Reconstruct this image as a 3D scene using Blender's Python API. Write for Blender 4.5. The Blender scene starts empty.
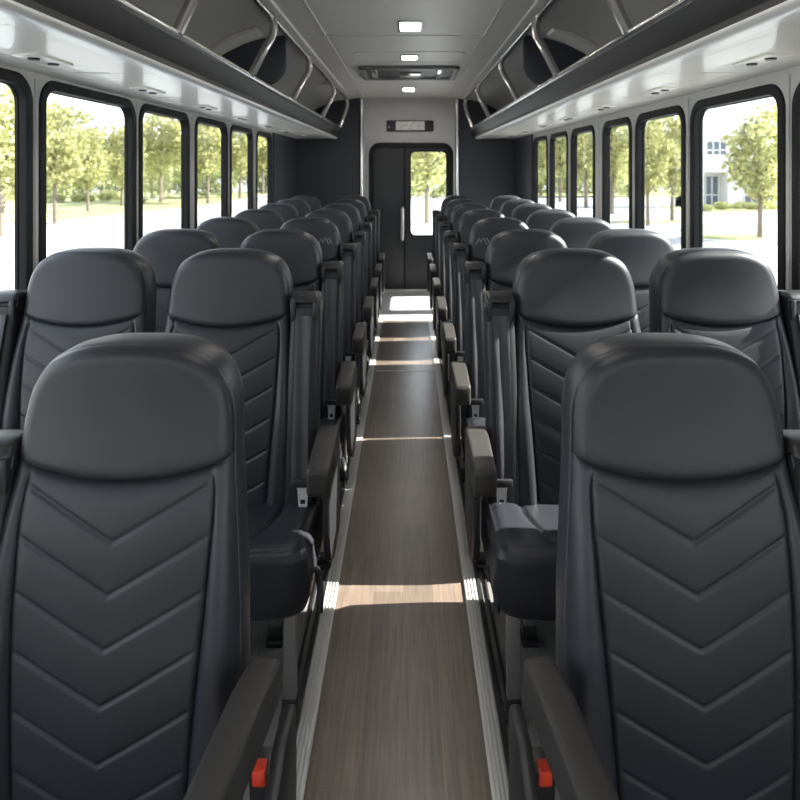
import bpy, bmesh, math, random
import numpy as np
from mathutils import Vector, Matrix
random.seed(7)
rng = np.random.default_rng(7)
S = bpy.context.scene
COL = S.collection
PI = math.pi

# ------------------------------------------------------------------ helpers
def link(o, parent=None):
    COL.objects.link(o)
    if parent is not None:
        o.parent = parent
    return o

def tag(o, label=None, cat=None, group=None, kind=None):
    if label: o['label'] = label
    if cat: o['category'] = cat
    if group: o['group'] = group
    if kind: o['kind'] = kind
    return o

def empty(name, loc=(0, 0, 0), label=None, cat=None, group=None, kind=None):
    o = bpy.data.objects.new(name, None)
    o.empty_display_size = 0.1
    o.location = loc
    link(o)
    return tag(o, label, cat, group, kind)

def mesh_of(name, verts, faces, mat, smooth=False, angle=None):
    me = bpy.data.meshes.new(name)
    me.from_pydata([tuple(v) for v in verts], [], [tuple(f) for f in faces])
    bm = bmesh.new(); bm.from_mesh(me)
    bmesh.ops.recalc_face_normals(bm, faces=bm.faces)
    bm.to_mesh(me); bm.free()
    if mat is not None: me.materials.append(mat)
    if smooth:
        me.shade_smooth()
        if angle is not None: me.set_sharp_from_angle(angle=angle)
    me.update()
    return me

def ob(name, me, parent=None, loc=None):
    o = bpy.data.objects.new(name, me)
    if loc is not None: o.location = loc
    return link(o, parent)

def bm_mesh(name, bm, mat, smooth=True, angle=0.7):
    bmesh.ops.recalc_face_normals(bm, faces=bm.faces)
    me = bpy.data.meshes.new(name)
    bm.to_mesh(me); bm.free()
    if mat is not None: me.materials.append(mat)
    if smooth:
        me.shade_smooth(); me.set_sharp_from_angle(angle=angle)
    return me

def add_box(bm, x0, x1, y0, y1, z0, z1, bev=0.0, seg=2):
    r = bmesh.ops.create_cube(bm, size=1.0)
    vs = r['verts']
    for v in vs:
        v.co = Vector(((x0 + x1) / 2 + v.co.x * (x1 - x0), (y0 + y1) / 2 + v.co.y * (y1 - y0), (z0 + z1) / 2 + v.co.z * (z1 - z0)))
    if bev > 0:
        es = list({e for v in vs for e in v.link_edges})
        bmesh.ops.bevel(bm, geom=es, offset=bev, segments=seg, affect='EDGES', profile=0.5)

def box(name, x0, x1, y0, y1, z0, z1, mat, bev=0.0, parent=None, seg=2):
    bm = bmesh.new(); add_box(bm, x0, x1, y0, y1, z0, z1, bev, seg)
    return ob(name, bm_mesh(name, bm, mat, smooth=bev > 0), parent)

def add_prism(bm, prof, axis, a0, a1, bev=0.0, seg=2):
    """prof: polygon in the two other axes (in x,y,z order); extruded along axis"""
    def P(p, a):
        if axis == 'x': return (a, p[0], p[1])
        if axis == 'y': return (p[0], a, p[1])
        return (p[0], p[1], a)
    A = [bm.verts.new(P(p, a0)) for p in prof]
    B = [bm.verts.new(P(p, a1)) for p in prof]
    n = len(prof)
    fs = [bm.faces.new(A), bm.faces.new(B[::-1])]
    for i in range(n):
        fs.append(bm.faces.new((A[i], B[i], B[(i + 1) % n], A[(i + 1) % n])))
    if bev > 0:
        es = list({e for f in fs for e in f.edges})
        bmesh.ops.bevel(bm, geom=es, offset=bev, segments=seg, affect='EDGES', profile=0.5)

def prism(name, prof, axis, a0, a1, mat, bev=0.0, parent=None, seg=2):
    bm = bmesh.new(); add_prism(bm, prof, axis, a0, a1, bev, seg)
    return ob(name, bm_mesh(name, bm, mat), parent)

def smooth_path(pts, n=8):
    """Catmull-Rom"""
    P = [Vector(p) for p in pts]
    P = [P[0] * 2 - P[1]] + P + [P[-1] * 2 - P[-2]]
    out = []
    for i in range(1, len(P) - 2):
        for k in range(n):
            t = k / n
            a, b, c, d = P[i - 1], P[i], P[i + 1], P[i + 2]
            out.append(0.5 * ((2 * b) + (c - a) * t + (2 * a - 5 * b + 4 * c - d) * t * t + (3 * b - a - 3 * c + d) * t ** 3))
    out.append(P[-2].copy())
    return out

def add_tube(bm, pts, r, n=12, caps=True):
    pts = [Vector(p) for p in pts]
    rr = r if hasattr(r, '__len__') else [r] * len(pts)
    rings = []
    up = None
    for i, p in enumerate(pts):
        t = (pts[min(i + 1, len(pts) - 1)] - pts[max(i - 1, 0)]).normalized()
        if up is None:
            up = t.orthogonal().normalized()
        else:
            up = (up - t * up.dot(t)).normalized()
        s = t.cross(up)
        rings.append([bm.verts.new(p + (up * math.cos(2 * PI * k / n) + s * math.sin(2 * PI * k / n)) * rr[i]) for k in range(n)])
    for a, b in zip(rings, rings[1:]):
        for k in range(n):
            bm.faces.new((a[k], a[(k + 1) % n], b[(k + 1) % n], b[k]))
    if caps:
        bm.faces.new(rings[0][::-1]); bm.faces.new(rings[-1])

def tube(name, pts, r, mat, parent=None, n=12):
    bm = bmesh.new(); add_tube(bm, pts, r, n)
    return ob(name, bm_mesh(name, bm, mat, angle=1.0), parent)

def rrect(x0, x1, z0, z1, r, n=7, rb=None):
    """rounded rectangle polygon; rb: radius at the bottom corners"""
    rb = r if rb is None else rb
    out = []
    for cx, cz, a0, q in ((x1 - rb, z0 + rb, -PI / 2, rb), (x1 - r, z1 - r, 0, r), (x0 + r, z1 - r, PI / 2, r), (x0 + rb, z0 + rb, PI, rb)):
        if q <= 1e-6:
            out.append((cx, cz)); continue
        for k in range(n + 1):
            a = a0 + PI / 2 * k / n
            out.append((cx + q * math.cos(a), cz + q * math.sin(a)))
    return out

def plate_mesh(name, outline, holes, thick, mat, plane, at, bev=0.0):
    """flat plate with rounded holes. plane 'yz' : polygon (y,z) at x=at..at+thick; 'xz': polygon (x,z) at y=at..at+thick; 'xy' at z"""
    cu = bpy.data.curves.new('tmp', 'CURVE'); cu.dimensions = '2D'; cu.fill_mode = 'BOTH'
    cu.extrude = abs(thick) / 2 - bev; cu.bevel_depth = bev; cu.bevel_resolution = 2
    if bev: cu.offset = -bev
    for poly in [outline] + list(holes):
        sp = cu.splines.new('POLY'); sp.points.add(len(poly) - 1); sp.use_cyclic_u = True
        for i, p in enumerate(poly): sp.points[i].co = (p[0], p[1], 0, 1)
    o = bpy.data.objects.new('tmp', cu); COL.objects.link(o)
    dg = bpy.context.evaluated_depsgraph_get()
    me = bpy.data.meshes.new_from_object(o.evaluated_get(dg))
    bpy.data.objects.remove(o); bpy.data.curves.remove(cu)
    me.name = name
    n = len(me.vertices); co = np.empty(n * 3); me.vertices.foreach_get('co', co); co = co.reshape(-1, 3)
    w = co[:, 2] + at + thick / 2
    if plane == 'yz': new = np.stack([w, co[:, 0], co[:, 1]], 1)
    elif plane == 'xz': new = np.stack([co[:, 0], w, co[:, 1]], 1)
    else: new = np.stack([co[:, 0], co[:, 1], w], 1)
    me.vertices.foreach_set('co', new.ravel())
    bm = bmesh.new(); bm.from_mesh(me)
    bmesh.ops.remove_doubles(bm, verts=bm.verts, dist=1e-5)
    bmesh.ops.recalc_face_normals(bm, faces=bm.faces); bm.to_mesh(me); bm.free()
    me.materials.clear(); me.materials.append(mat)
    me.shade_smooth(); me.set_sharp_from_angle(angle=0.6)
    return me

# ------------------------------------------------------------------ materials
def mat(name, col, rough=0.5, metal=0.0, spec=0.5, bump=0.0, bscale=200.0, vary=0.0, vscale=4.0, aniso=0.0, coat=0.0, stretch=None):
    m = bpy.data.materials.new(name); m.use_nodes = True
    nt = m.node_tree; b = nt.nodes['Principled BSDF']
    b.inputs['Base Color'].default_value = (*col, 1)
    b.inputs['Roughness'].default_value = rough
    b.inputs['Metallic'].default_value = metal
    b.inputs['Specular IOR Level'].default_value = spec
    b.inputs['Coat Weight'].default_value = coat
    tc = nt.nodes.new('ShaderNodeTexCoord')
    vec = tc.outputs['Object']
    if stretch:
        mp = nt.nodes.new('ShaderNodeMapping'); mp.inputs['Scale'].default_value = stretch
        nt.links.new(vec, mp.inputs['Vector']); vec = mp.outputs['Vector']
    if vary:
        nz = nt.nodes.new('ShaderNodeTexNoise'); nz.inputs['Scale'].default_value = vscale; nz.inputs['Detail'].default_value = 4
        nt.links.new(vec, nz.inputs['Vector'])
        mx = nt.nodes.new('ShaderNodeMix'); mx.data_type = 'RGBA'
        mx.inputs[6].default_value = (*[c * (1 - vary) for c in col], 1); mx.inputs[7].default_value = (*[min(1, c * (1 + vary)) for c in col], 1)
        nt.links.new(nz.outputs['Fac'], mx.inputs[0]); nt.links.new(mx.outputs[2], b.inputs['Base Color'])
    if bump:
        nb = nt.nodes.new('ShaderNodeTexNoise'); nb.inputs['Scale'].default_value = bscale; nb.inputs['Detail'].default_value = 3
        nt.links.new(vec, nb.inputs['Vector'])
        bp = nt.nodes.new('ShaderNodeBump'); bp.inputs['Strength'].default_value = bump; bp.inputs['Distance'].default_value = 0.002
        nt.links.new(nb.outputs['Fac'], bp.inputs['Height']); nt.links.new(bp.outputs['Normal'], b.inputs['Normal'])
    return m

def emit_mat(name, col, strength):
    m = bpy.data.materials.new(name); m.use_nodes = True
    b = m.node_tree.nodes['Principled BSDF']
    b.inputs['Base Color'].default_value = (*col, 1)
    b.inputs['Emission Color'].default_value = (*col, 1)
    b.inputs['Emission Strength'].default_value = strength
    return m

def glass_mat(name, tint=(0.95, 0.97, 0.97), refl=0.06):
    m = bpy.data.materials.new(name); m.use_nodes = True
    nt = m.node_tree
    for n in list(nt.nodes): nt.nodes.remove(n)
    out = nt.nodes.new('ShaderNodeOutputMaterial'); mx = nt.nodes.new('ShaderNodeMixShader')
    tr = nt.nodes.new('ShaderNodeBsdfTransparent'); gl = nt.nodes.new('ShaderNodeBsdfGlossy')
    fr = nt.nodes.new('ShaderNodeLayerWeight'); fr.inputs['Blend'].default_value = 0.12
    ml = nt.nodes.new('ShaderNodeMath'); ml.operation = 'MULTIPLY'; ml.inputs[1].default_value = 0.5
    tr.inputs['Color'].default_value = (*tint, 1); gl.inputs['Roughness'].default_value = 0.02
    nt.links.new(fr.outputs['Fresnel'], ml.inputs[0]); nt.links.new(ml.outputs[0], mx.inputs['Fac'])
    nt.links.new(tr.outputs[0], mx.inputs[1]); nt.links.new(gl.outputs[0], mx.inputs[2]); nt.links.new(mx.outputs[0], out.inputs[0])
    return m

def wood_mat(name, base, dark, rough, plank=0.135, length=1.3, gloss=0.5):
    m = bpy.data.materials.new(name); m.use_nodes = True
    nt = m.node_tree; b = nt.nodes['Principled BSDF']
    b.inputs['Roughness'].default_value = rough; b.inputs['Specular IOR Level'].default_value = gloss
    tc = nt.nodes.new('ShaderNodeTexCoord')
    mp = nt.nodes.new('ShaderNodeMapping'); mp.inputs['Rotation'].default_value = (0, 0, PI / 2)
    nt.links.new(tc.outputs['Object'], mp.inputs['Vector'])
    br = nt.nodes.new('ShaderNodeTexBrick'); br.offset = 0.37
    br.inputs['Scale'].default_value = 1; br.inputs['Brick Width'].default_value = length; br.inputs['Row Height'].default_value = plank
    br.inputs['Mortar Size'].default_value = 0.0008; br.inputs['Mortar Smooth'].default_value = 0.1; br.inputs['Bias'].default_value = 0.0
    br.inputs['Color1'].default_value = (0.15, 0.15, 0.15, 1); br.inputs['Color2'].default_value = (0.9, 0.9, 0.9, 1); br.inputs['Mortar'].default_value = (0, 0, 0, 1)
    nt.links.new(mp.outputs[0], br.inputs['Vector'])
    mp2 = nt.nodes.new('ShaderNodeMapping'); mp2.inputs['Scale'].default_value = (60, 2.2, 1)
    nt.links.new(tc.outputs['Object'], mp2.inputs['Vector'])
    nz = nt.nodes.new('ShaderNodeTexNoise'); nz.inputs['Scale'].default_value = 1.6; nz.inputs['Detail'].default_value = 8; nz.inputs['Roughness'].default_value = 0.65
    nt.links.new(mp2.outputs[0], nz.inputs['Vector'])
    nz2 = nt.nodes.new('ShaderNodeTexNoise'); nz2.inputs['Scale'].default_value = 5; nz2.inputs['Detail'].default_value = 3
    nt.links.new(tc.outputs['Object'], nz2.inputs['Vector'])
    a = nt.nodes.new('ShaderNodeMath'); a.operation = 'MULTIPLY_ADD'; a.inputs[1].default_value = 0.45
    nt.links.new(br.outputs['Color'], a.inputs[0])
    sc = nt.nodes.new('ShaderNodeMapRange'); sc.inputs['From Min'].default_value = 0.32; sc.inputs['From Max'].default_value = 0.68
    sc.inputs['To Min'].default_value = -0.12; sc.inputs['To Max'].default_value = 0.50
    nt.links.new(nz.outputs['Fac'], sc.inputs['Value']); nt.links.new(sc.outputs[0], a.inputs[2])
    a2 = nt.nodes.new('ShaderNodeMath'); a2.operation = 'MULTIPLY_ADD'; a2.inputs[1].default_value = 0.35
    nt.links.new(nz2.outputs['Fac'], a2.inputs[0]); nt.links.new(a.outputs[0], a2.inputs[2])
    mx = nt.nodes.new('ShaderNodeMix'); mx.data_type = 'RGBA'; mx.clamp_factor = True
    mx.inputs[6].default_value = (*dark, 1); mx.inputs[7].default_value = (*base, 1)
    nt.links.new(a2.outputs[0], mx.inputs[0]); nt.links.new(mx.outputs[2], b.inputs['Base Color'])
    return m

LEATHER = mat('leather', (0.0185, 0.0195, 0.0250), 0.42, spec=0.36, bump=0.12, bscale=420, vary=0.12, vscale=9)
LEATHER2 = mat('leather_bolster', (0.0180, 0.0195, 0.0260), 0.41, spec=0.38, bump=0.10, bscale=420, vary=0.1, vscale=9)
STITCH = mat('stitching_thread', (0.05, 0.052, 0.058), 0.7)
PLASTIC = mat('black_plastic', (0.018, 0.018, 0.020), 0.38, spec=0.35, bump=0.1, bscale=600)
PAD = mat('armrest_pad', (0.029, 0.0265, 0.0255), 0.45, spec=0.3, bump=0.15, bscale=500)
DARK = mat('dark_slot', (0.006, 0.006, 0.007), 0.6)
TOWER = mat('belt_tower_cover', (0.0135, 0.014, 0.017), 0.45, spec=0.3, bump=0.1, bscale=400)
WEB = mat('belt_webbing', (0.031, 0.033, 0.042), 0.6, bump=0.4, bscale=300, stretch=(1, 1, 8))
CHROME = mat('brushed_steel', (0.66, 0.65, 0.64), 0.2, metal=1.0, vary=0.05, vscale=30)
STEEL = mat('leg_steel', (0.25, 0.245, 0.24), 0.42, metal=0.6, vary=0.06, vscale=20)
ALU = mat('aluminium_strip', (0.62, 0.61, 0.59), 0.36, metal=0.4, vary=0.06, vscale=25)
TONG = mat('tongue_metal', (0.55, 0.55, 0.55), 0.35, metal=0.3)
HANDM = mat('handle_metal', (0.62, 0.62, 0.62), 0.3, metal=0.4)
POST = mat('window_wall_panel', (0.46, 0.45, 0.435), 0.5, bump=0.05, bscale=250, vary=0.04)
EDGE = mat('bright_edge_trim', (0.82, 0.81, 0.79), 0.3, metal=0.25)
HATCH = mat('hatch_grey', (0.16, 0.155, 0.15), 0.4)
RED = mat('red_button', (0.65, 0.05, 0.02), 0.4)
RUBBER = mat('black_rubber', (0.009, 0.009, 0.010), 0.55, spec=0.2)
WALLG = mat('grey_wall_panel', (0.42, 0.41, 0.40), 0.5, bump=0.05, bscale=250, vary=0.04)
CEIL = mat('ceiling_panel', (0.62, 0.585, 0.55), 0.42, bump=0.05, bscale=180, vary=0.05, vscale=2)
COVE = mat('cove_panel', (0.38, 0.36, 0.34), 0.5, vary=0.05, vscale=3)
NAVY = mat('charcoal_bulkhead', (0.025, 0.028, 0.038), 0.55, bump=0.1, bscale=300, vary=0.08)
FASCIA = mat('charcoal_fascia', (0.033, 0.0315, 0.033), 0.5, spec=0.3, bump=0.06, bscale=300, vary=0.05)
UNDER = mat('cream_laminate', (0.88, 0.84, 0.77), 0.33, coat=0.25, vary=0.03)
DOORM = mat('door_panel', (0.021, 0.022, 0.025), 0.45, spec=0.35, vary=0.06)
WOOD = wood_mat('aisle_wood_vinyl', (0.190, 0.143, 0.113), (0.044, 0.033, 0.027), 0.30, plank=0.118)
SIDEF = wood_mat('side_floor_vinyl', (0.20, 0.19, 0.18), (0.09, 0.085, 0.08), 0.45, plank=0.5, length=6)
REARF = mat('rear_floor_vinyl', (0.42, 0.41, 0.41), 0.4, vary=0.08, vscale=40)
LAMP = emit_mat('lamp_diffuser', (1.0, 0.94, 0.86), 30.0)
GLASS = glass_mat('window_glass')
LABELW = mat('white_label', (0.55, 0.54, 0.52), 0.5)
INK = mat('grey_ink', (0.18, 0.18, 0.18), 0.6)
# outside
ASPH = mat('pale_asphalt', (0.30, 0.30, 0.30), 0.9, vary=0.12, vscale=0.35)
CONC = mat('pale_concrete', (0.55, 0.54, 0.52), 0.9, vary=0.06)
GRASS = mat('grass', (0.25, 0.25, 0.11), 0.9, vary=0.35, vscale=3)
BWALL = mat('building_white', (0.80, 0.79, 0.80), 0.8, vary=0.03)
BGLASS = mat('building_glass', (0.10, 0.13, 0.16), 0.15)
BARK = mat('bark', (0.16, 0.13, 0.10), 0.9, vary=0.3, vscale=8)
def leaf_mat(name, col):
    m = bpy.data.materials.new(name); m.use_nodes = True
    nt = m.node_tree; b = nt.nodes['Principled BSDF']
    oi = nt.nodes.new('ShaderNodeNewGeometry')
    rp = nt.nodes.new('ShaderNodeMix'); rp.data_type = 'RGBA'
    rp.inputs[6].default_value = (col[0] * 0.6, col[1] * 0.65, col[2] * 0.6, 1); rp.inputs[7].default_value = (min(1, col[0] * 1.35), min(1, col[1] * 1.3), col[2] * 1.3, 1)
    nt.links.new(oi.outputs['Random Per Island'], rp.inputs[0]); nt.links.new(rp.outputs[2], b.inputs['Base Color'])
    b.inputs['Roughness'].default_value = 0.7
    tl = nt.nodes.new('ShaderNodeBsdfTranslucent'); nt.links.new(rp.outputs[2], tl.inputs['Color'])
    mx = nt.nodes.new('ShaderNodeMixShader'); mx.inputs[0].default_value = 0.4
    out = nt.nodes['Material Output']
    nt.links.new(b.outputs[0], mx.inputs[1]); nt.links.new(tl.outputs[0], mx.inputs[2]); nt.links.new(mx.outputs[0], out.inputs[0])
    return m
LEAF = leaf_mat('leaf_yellow_green', (0.42, 0.42, 0.19))
LEAF2 = leaf_mat('leaf_mid_green', (0.34, 0.37, 0.20))
LEAF3 = leaf_mat('leaf_shrub', (0.36, 0.38, 0.17))

# ------------------------------------------------------------------ camera  (x right, y down the bus, z up; floor z = 0)
F = 650.0; VPX, VPY = 407.5, 167.0; CX, CZ = 0.018, 1.70
cam = bpy.data.cameras.new('camera'); co_ = bpy.data.objects.new('camera', cam); COL.objects.link(co_)
co_.location = (CX, 0, CZ); co_.rotation_euler = (PI / 2, 0, 0)
cam.sensor_width = 36; cam.lens = 36 * F / 800
cam.shift_x = -(VPX - 400) / 800; cam.shift_y = -(400 - VPY) / 800
cam.clip_start = 0.05; cam.clip_end = 400
cam.dof.use_dof = True; cam.dof.focus_distance = 1.9; cam.dof.aperture_fstop = 5.0
S.camera = co_
def AT(x, d): return CX + (x - VPX) / F * d

# ------------------------------------------------------------------ seat geometry
CUSH_Z = 0.535
zk = np.array([0.36, 0.50, 0.65, 0.80, 0.95, 1.05, 1.15, 1.25, 1.40])
yk = np.array([-0.140, -0.135, -0.125, -0.108, -0.082, -0.060, -0.030, -0.008, 0.004])
zs_f = np.linspace(0.36, 1.40, 400)
_raw = np.interp(zs_f, zk, yk)
_ker = np.ones(41) / 41
_sm = np.convolve(np.pad(_raw, 20, mode='edge'), _ker, mode='valid')
def yface(z): return np.interp(z, zs_f, _sm)

def pad(cols, n1, n2, W, b0, bc, z0, zt, nexp, us=None, XS=None):
    """front grid of an upholstered pad: rows from b0 to line bc(u), then on to a superellipse end. returns a,b,u grids"""
    cols = np.asarray(cols)
    v = np.linspace(0, 1, n1)
    e = bc(cols)
    top = z0 + (zt - z0) * np.clip(1 - np.abs(cols) ** nexp, 0, 1) ** (1 / nexp)
    q = np.sin(np.linspace(0, 1, n2 + 1)[1:] * PI / 2)
    b_low = b0 + (e - b0)[None, :] * v[:, None]
    b_up = e[None, :] + (top - e)[None, :] * q[:, None]
    b = np.vstack([b_low, b_up])
    if XS is None:
        a = cols[None, :] * W(b)
    else:
        u = np.broadcast_to(cols, b.shape); xs = XS(b)
        a = np.sign(u) * np.where(np.abs(u) <= us, np.abs(u) / us * xs, xs + (np.abs(u) - us) / (1 - us) * (W(b) - xs))
    return a, b

def outline_of(a, b, n1):
    left = [(i, 0) for i in range(n1)]
    top = [(a.shape[0] - 1, j) for j in range(a.shape[1])]
    right = [(i, a.shape[1] - 1) for i in range(n1 - 1, -1, -1)]
    idx = left + top + right
    return idx

def dist_to(a, b, idx):
    P = np.array([[a[i, j], b[i, j]] for i, j in idx])
    Q = [P[0]]
    for p, q in zip(P, P[1:]):
        k = max(1, int(np.linalg.norm(q - p) / 0.003))
        for t in range(1, k + 1): Q.append(p + (q - p) * t / k)
    Q = np.array(Q)
    A = np.stack([a.ravel(), b.ravel()], 1)
    out = np.empty(len(A))
    for s in range(0, len(A), 2000):
        d = A[s:s + 2000, None, :] - Q[None]
        out[s:s + 2000] = np.sqrt((d ** 2).sum(2).min(1))
    return out.reshape(a.shape)

def grid_faces(i0, i1, j0, j1, nc):
    return [(i * nc + j, i * nc + j + 1, (i + 1) * nc + j + 1, (i + 1) * nc + j) for i in range(i0, i1) for j in range(j0, j1)]

def sub_mesh(name, V, faces, material):
    used = sorted({k for f in faces for k in f}); mp = {k: n for n, k in enumerate(used)}
    return mesh_of(name, [V[k] for k in used], [[mp[k] for k in f] for f in faces], material, smooth=True)

# --- backrest ----------------------------------------------------------------
US = 0.76
bol = US + (1 - US) * np.sin(np.linspace(0, 1, 17)[1:] * PI / 2)
cen = np.linspace(-US, US, 83)
cols = np.concatenate([-bol[::-1], cen, bol])
NB, NC = 16, len(cols)
def Wb(b): return np.interp(b, [0.36, 0.50, 0.62, 0.75, 0.88, 0.97, 1.05, 1.12, 1.18, 1.40], [0.238, 0.246, 0.250, 0.250, 0.245, 0.237, 0.229, 0.221, 0.216, 0.213])
def XSb(b): return np.interp(b, [0.36, 0.60, 0.88, 1.05, 1.10, 1.17, 1.25, 1.40], [0.150, 0.165, 0.184, 0.190, 0.188, 0.176, 0.168, 0.165])
def chin(u): return 1.118 + 0.046 * np.abs(u) ** 1.9
N1, N2 = 170, 56
A_, B_ = pad(cols, N1, N2, Wb, 0.40, chin, 1.172, 1.388, 3.0, US, XSb)
idx = outline_of(A_, B_, N1)
D_ = dist_to(A_, B_, idx)
U_ = np.broadcast_to(cols, A_.shape)
R_ = 0.030
roll = R_ * (1 - np.sqrt(np.clip(1 - (1 - np.clip(D_, 0, R_) / R_) ** 2, 0, 1)))
H = yface(B_) + roll
low = np.zeros(A_.shape, bool); low[:N1] = True
cz = chin(U_); ds = B_ - cz
# headrest bulge and the deep chin seam
hb = -0.013 * np.clip(1 - (np.abs(A_) / 0.225) ** 2.6, 0, 1)
eg = 1 - np.abs(U_) ** 10
H += np.where(~low, hb * (1 - np.exp(-np.clip(ds, 0, 1) / 0.009)) + eg * 0.009 * np.exp(-np.clip(ds, 0, 1) / 0.005), 0)
H += np.where(low, eg * 0.009 * np.exp(np.clip(ds, -1, 0) / 0.005) - 0.006 * np.clip(1 - (A_ / 0.2) ** 2, 0, 1) * (1 - np.exp(np.clip(ds, -1, 0) / 0.02)), 0)
# vertical seams and bolsters
xs = XSb(B_); da = np.abs(A_) - xs
fade = np.clip(-ds / 0.03, 0, 1)
H += np.where(low, (0.008 * np.exp(-(da / 0.0042) ** 2)) * fade, 0)
t = np.clip(da / (Wb(B_) - xs), 0, 1)
H += np.where(low & (da > 0), -0.020 * np.sin(PI * t ** 0.75) * fade * np.clip((1.10 - B_) / 0.28, 0.0, 1), 0)
# chevron quilting
tips = [1.014, 0.920, 0.824, 0.724, 0.622, 0.52, 0.42]
sl = 0.56; c = B_ - sl * np.abs(A_)
inside = low & (da < 0)
edge = np.clip(-da / 0.02, 0, 1)
g = np.zeros(A_.shape)
for z in tips:
    g += 0.0048 * np.exp(-((c - z) / 0.0032) ** 2)
# soft puff between seams
tp = np.array([1.13] + tips)
ph = np.interp(c, tp[::-1], np.arange(len(tp))[::-1])
g += -0.0020 * np.abs(np.sin(PI * ph)) ** 0.5
H += np.where(inside, g * edge * np.clip(-ds / 0.03, 0, 1), 0)
# outer piping groove on the roll
VB = np.stack([A_.ravel(), H.ravel(), B_.ravel()], 1)
ME = {}
ME['headrest'] = sub_mesh('headrest', VB, grid_faces(N1 - 1, N1 + N2 - 1, 0, NC - 1, NC), LEATHER)
ME['back_panel'] = sub_mesh('back_panel', VB, grid_faces(0, N1 - 1, NB, NC - 1 - NB, NC), LEATHER)
ME['bolster_l'] = sub_mesh('side_bolster', VB, grid_faces(0, N1 - 1, 0, NB, NC), LEATHER2)
ME['bolster_r'] = sub_mesh('side_bolster', VB, grid_faces(0, N1 - 1, NC - 1 - NB, NC - 1, NC), LEATHER2)
# shell: sides and rear
loop = [VB[i * NC + j] for i, j in idx]
nl = len(loop)
def tdepth(z): return np.interp(z, [0.4, 0.6, 1.0, 1.2, 1.39], [0.135, 0.14, 0.145, 0.145, 0.140])
rings = []
cen_pt = np.array([0, 0, 0.85])
for fr, ins in ((0, 0.0), (0.08, -0.003), (0.5, -0.004), (0.82, 0.002), (0.95, 0.014), (1.0, 0.04)):
    ring = []
    for p in loop:
        yb = yface(p[2]) + tdepth(p[2])
        d = np.array([p[0], 0, max(0, p[2] - 1.15)]); L = np.linalg.norm(d) + 1e-9
        q = np.array([p[0], p[1] + (yb - p[1]) * fr, p[2]]) - d / L * ins
        ring.append(q)
    rings.append(ring)
V = [p for r in rings for p in r]; Fs = []
for k in range(len(rings) - 1):
    for i in range(nl - 1):
        Fs.append((k * nl + i, k * nl + i + 1, (k + 1) * nl + i + 1, (k + 1) * nl + i))
o4 = (len(rings) - 1) * nl
for i in range(nl // 2 - 1):
    Fs.append((o4 + i, o4 + i + 1, o4 + nl - 2 - i, o4 + nl - 1 - i))
ME['shell'] = mesh_of('back_shell', V, Fs, LEATHER2, smooth=True, angle=1.2)
# piping that follows the outline a little inside the edge
bm = bmesh.new()
pp = []
for (i, j), p in zip(idx, loop):
    pp.append((p[0] * 1.0, p[1] + 0.004, p[2]))
pp = pp[60::3] if False else pp[::3]
add_tube(bm, pp, 0.0020, 6)
ME['piping'] = bm_mesh('piping', bm, STITCH)

# --- cushion -------------------------------------------------------------------
def cushion(wl, wr, name, seam_in):
    """wl, wr: half widths to the -x and +x side; seam_in: x of bolster seams (left, right)"""
    cxm, hw = (wr - wl) / 2, (wr + wl) / 2
    cc = np.concatenate([-np.cos(np.linspace(0, PI / 2, 20))[:-1] * 0.45 - 0.55, np.linspace(-0.55, 0.55, 40), np.cos(np.linspace(PI / 2, 0, 20))[1:] * 0.45 + 0.55])
    n1, n2 = 34, 40
    a, b = pad(cc, n1, n2, lambda b: np.full_like(b, hw), 0.08, lambda u: np.full_like(u, 0.28), 0.36, 0.475, 4.5)
    ix = outline_of(a, b, n1)
    d = dist_to(a, b, ix); r = 0.034
    rl = r * (1 - np.sqrt(np.clip(1 - (1 - np.clip(d, 0, r) / r) ** 2, 0, 1)))
    h = CUSH_Z - rl + 0.012 * np.clip((b - 0.15) / 0.3, 0, 1)
    x = a + cxm
    for s in seam_in:
        # bolster seams bow outward to the front
        line = s * (1 + 0.0 * b)
        line = s - np.sign(s) * 0.10 * np.clip((b - 0.15) / 0.3, 0, 1) ** 1.8
        dd = (x - line) * np.sign(s)
        h += -0.012 * np.exp(-(dd / 0.006) ** 2) + np.where(dd > 0, 0.012 * (1 - np.exp(-dd / 0.03)) * np.clip(d / 0.05, 0, 1), 0)
    h += -0.004 * np.exp(-((d - 0.026) / 0.003) ** 2)
    nc = len(cc)
    V = np.stack([x.ravel(), -b.ravel(), h.ravel()], 1)
    faces = grid_faces(0, n1 + n2 - 1, 0, nc - 1, nc)
    V = [tuple(p) for p in V]; base = len(V)
    lp = [V[i * nc + j] for i, j in ix]; n = len(lp)
    prev = [i * nc + j for i, j in ix]
    for zb, ins in ((0.44, -0.006), (0.39, 0.0), (0.36, 0.012), (0.345, 0.035)):
        cur = []
        for p in lp:
            dx, dy = p[0] - cxm, min(0, p[1] + 0.30)
            L = math.hypot(dx, dy) + 1e-9
            cur.append(len(V)); V.append((p[0] - dx / L * ins, p[1] - dy / L * ins, zb))
        for k in range(n - 1): faces.append((prev[k], prev[k + 1], cur[k + 1], cur[k]))
        prev = cur
    for k in range(n // 2 - 1): faces.append((prev[k], prev[k + 1], prev[n - 2 - k], prev[n - 1 - k]))
    return mesh_of(name, V, faces, LEATHER, smooth=True)
ME['cush_sym'] = cushion(0.235, 0.235, 'seat_cushion', (-0.165, 0.165))
ME['cush_a+'] = cushion(0.225, 0.350, 'seat_cushion', (-0.165, 0.225))
ME['cush_a-'] = cushion(0.350, 0.225, 'seat_cushion', (-0.225, 0.165))

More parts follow.
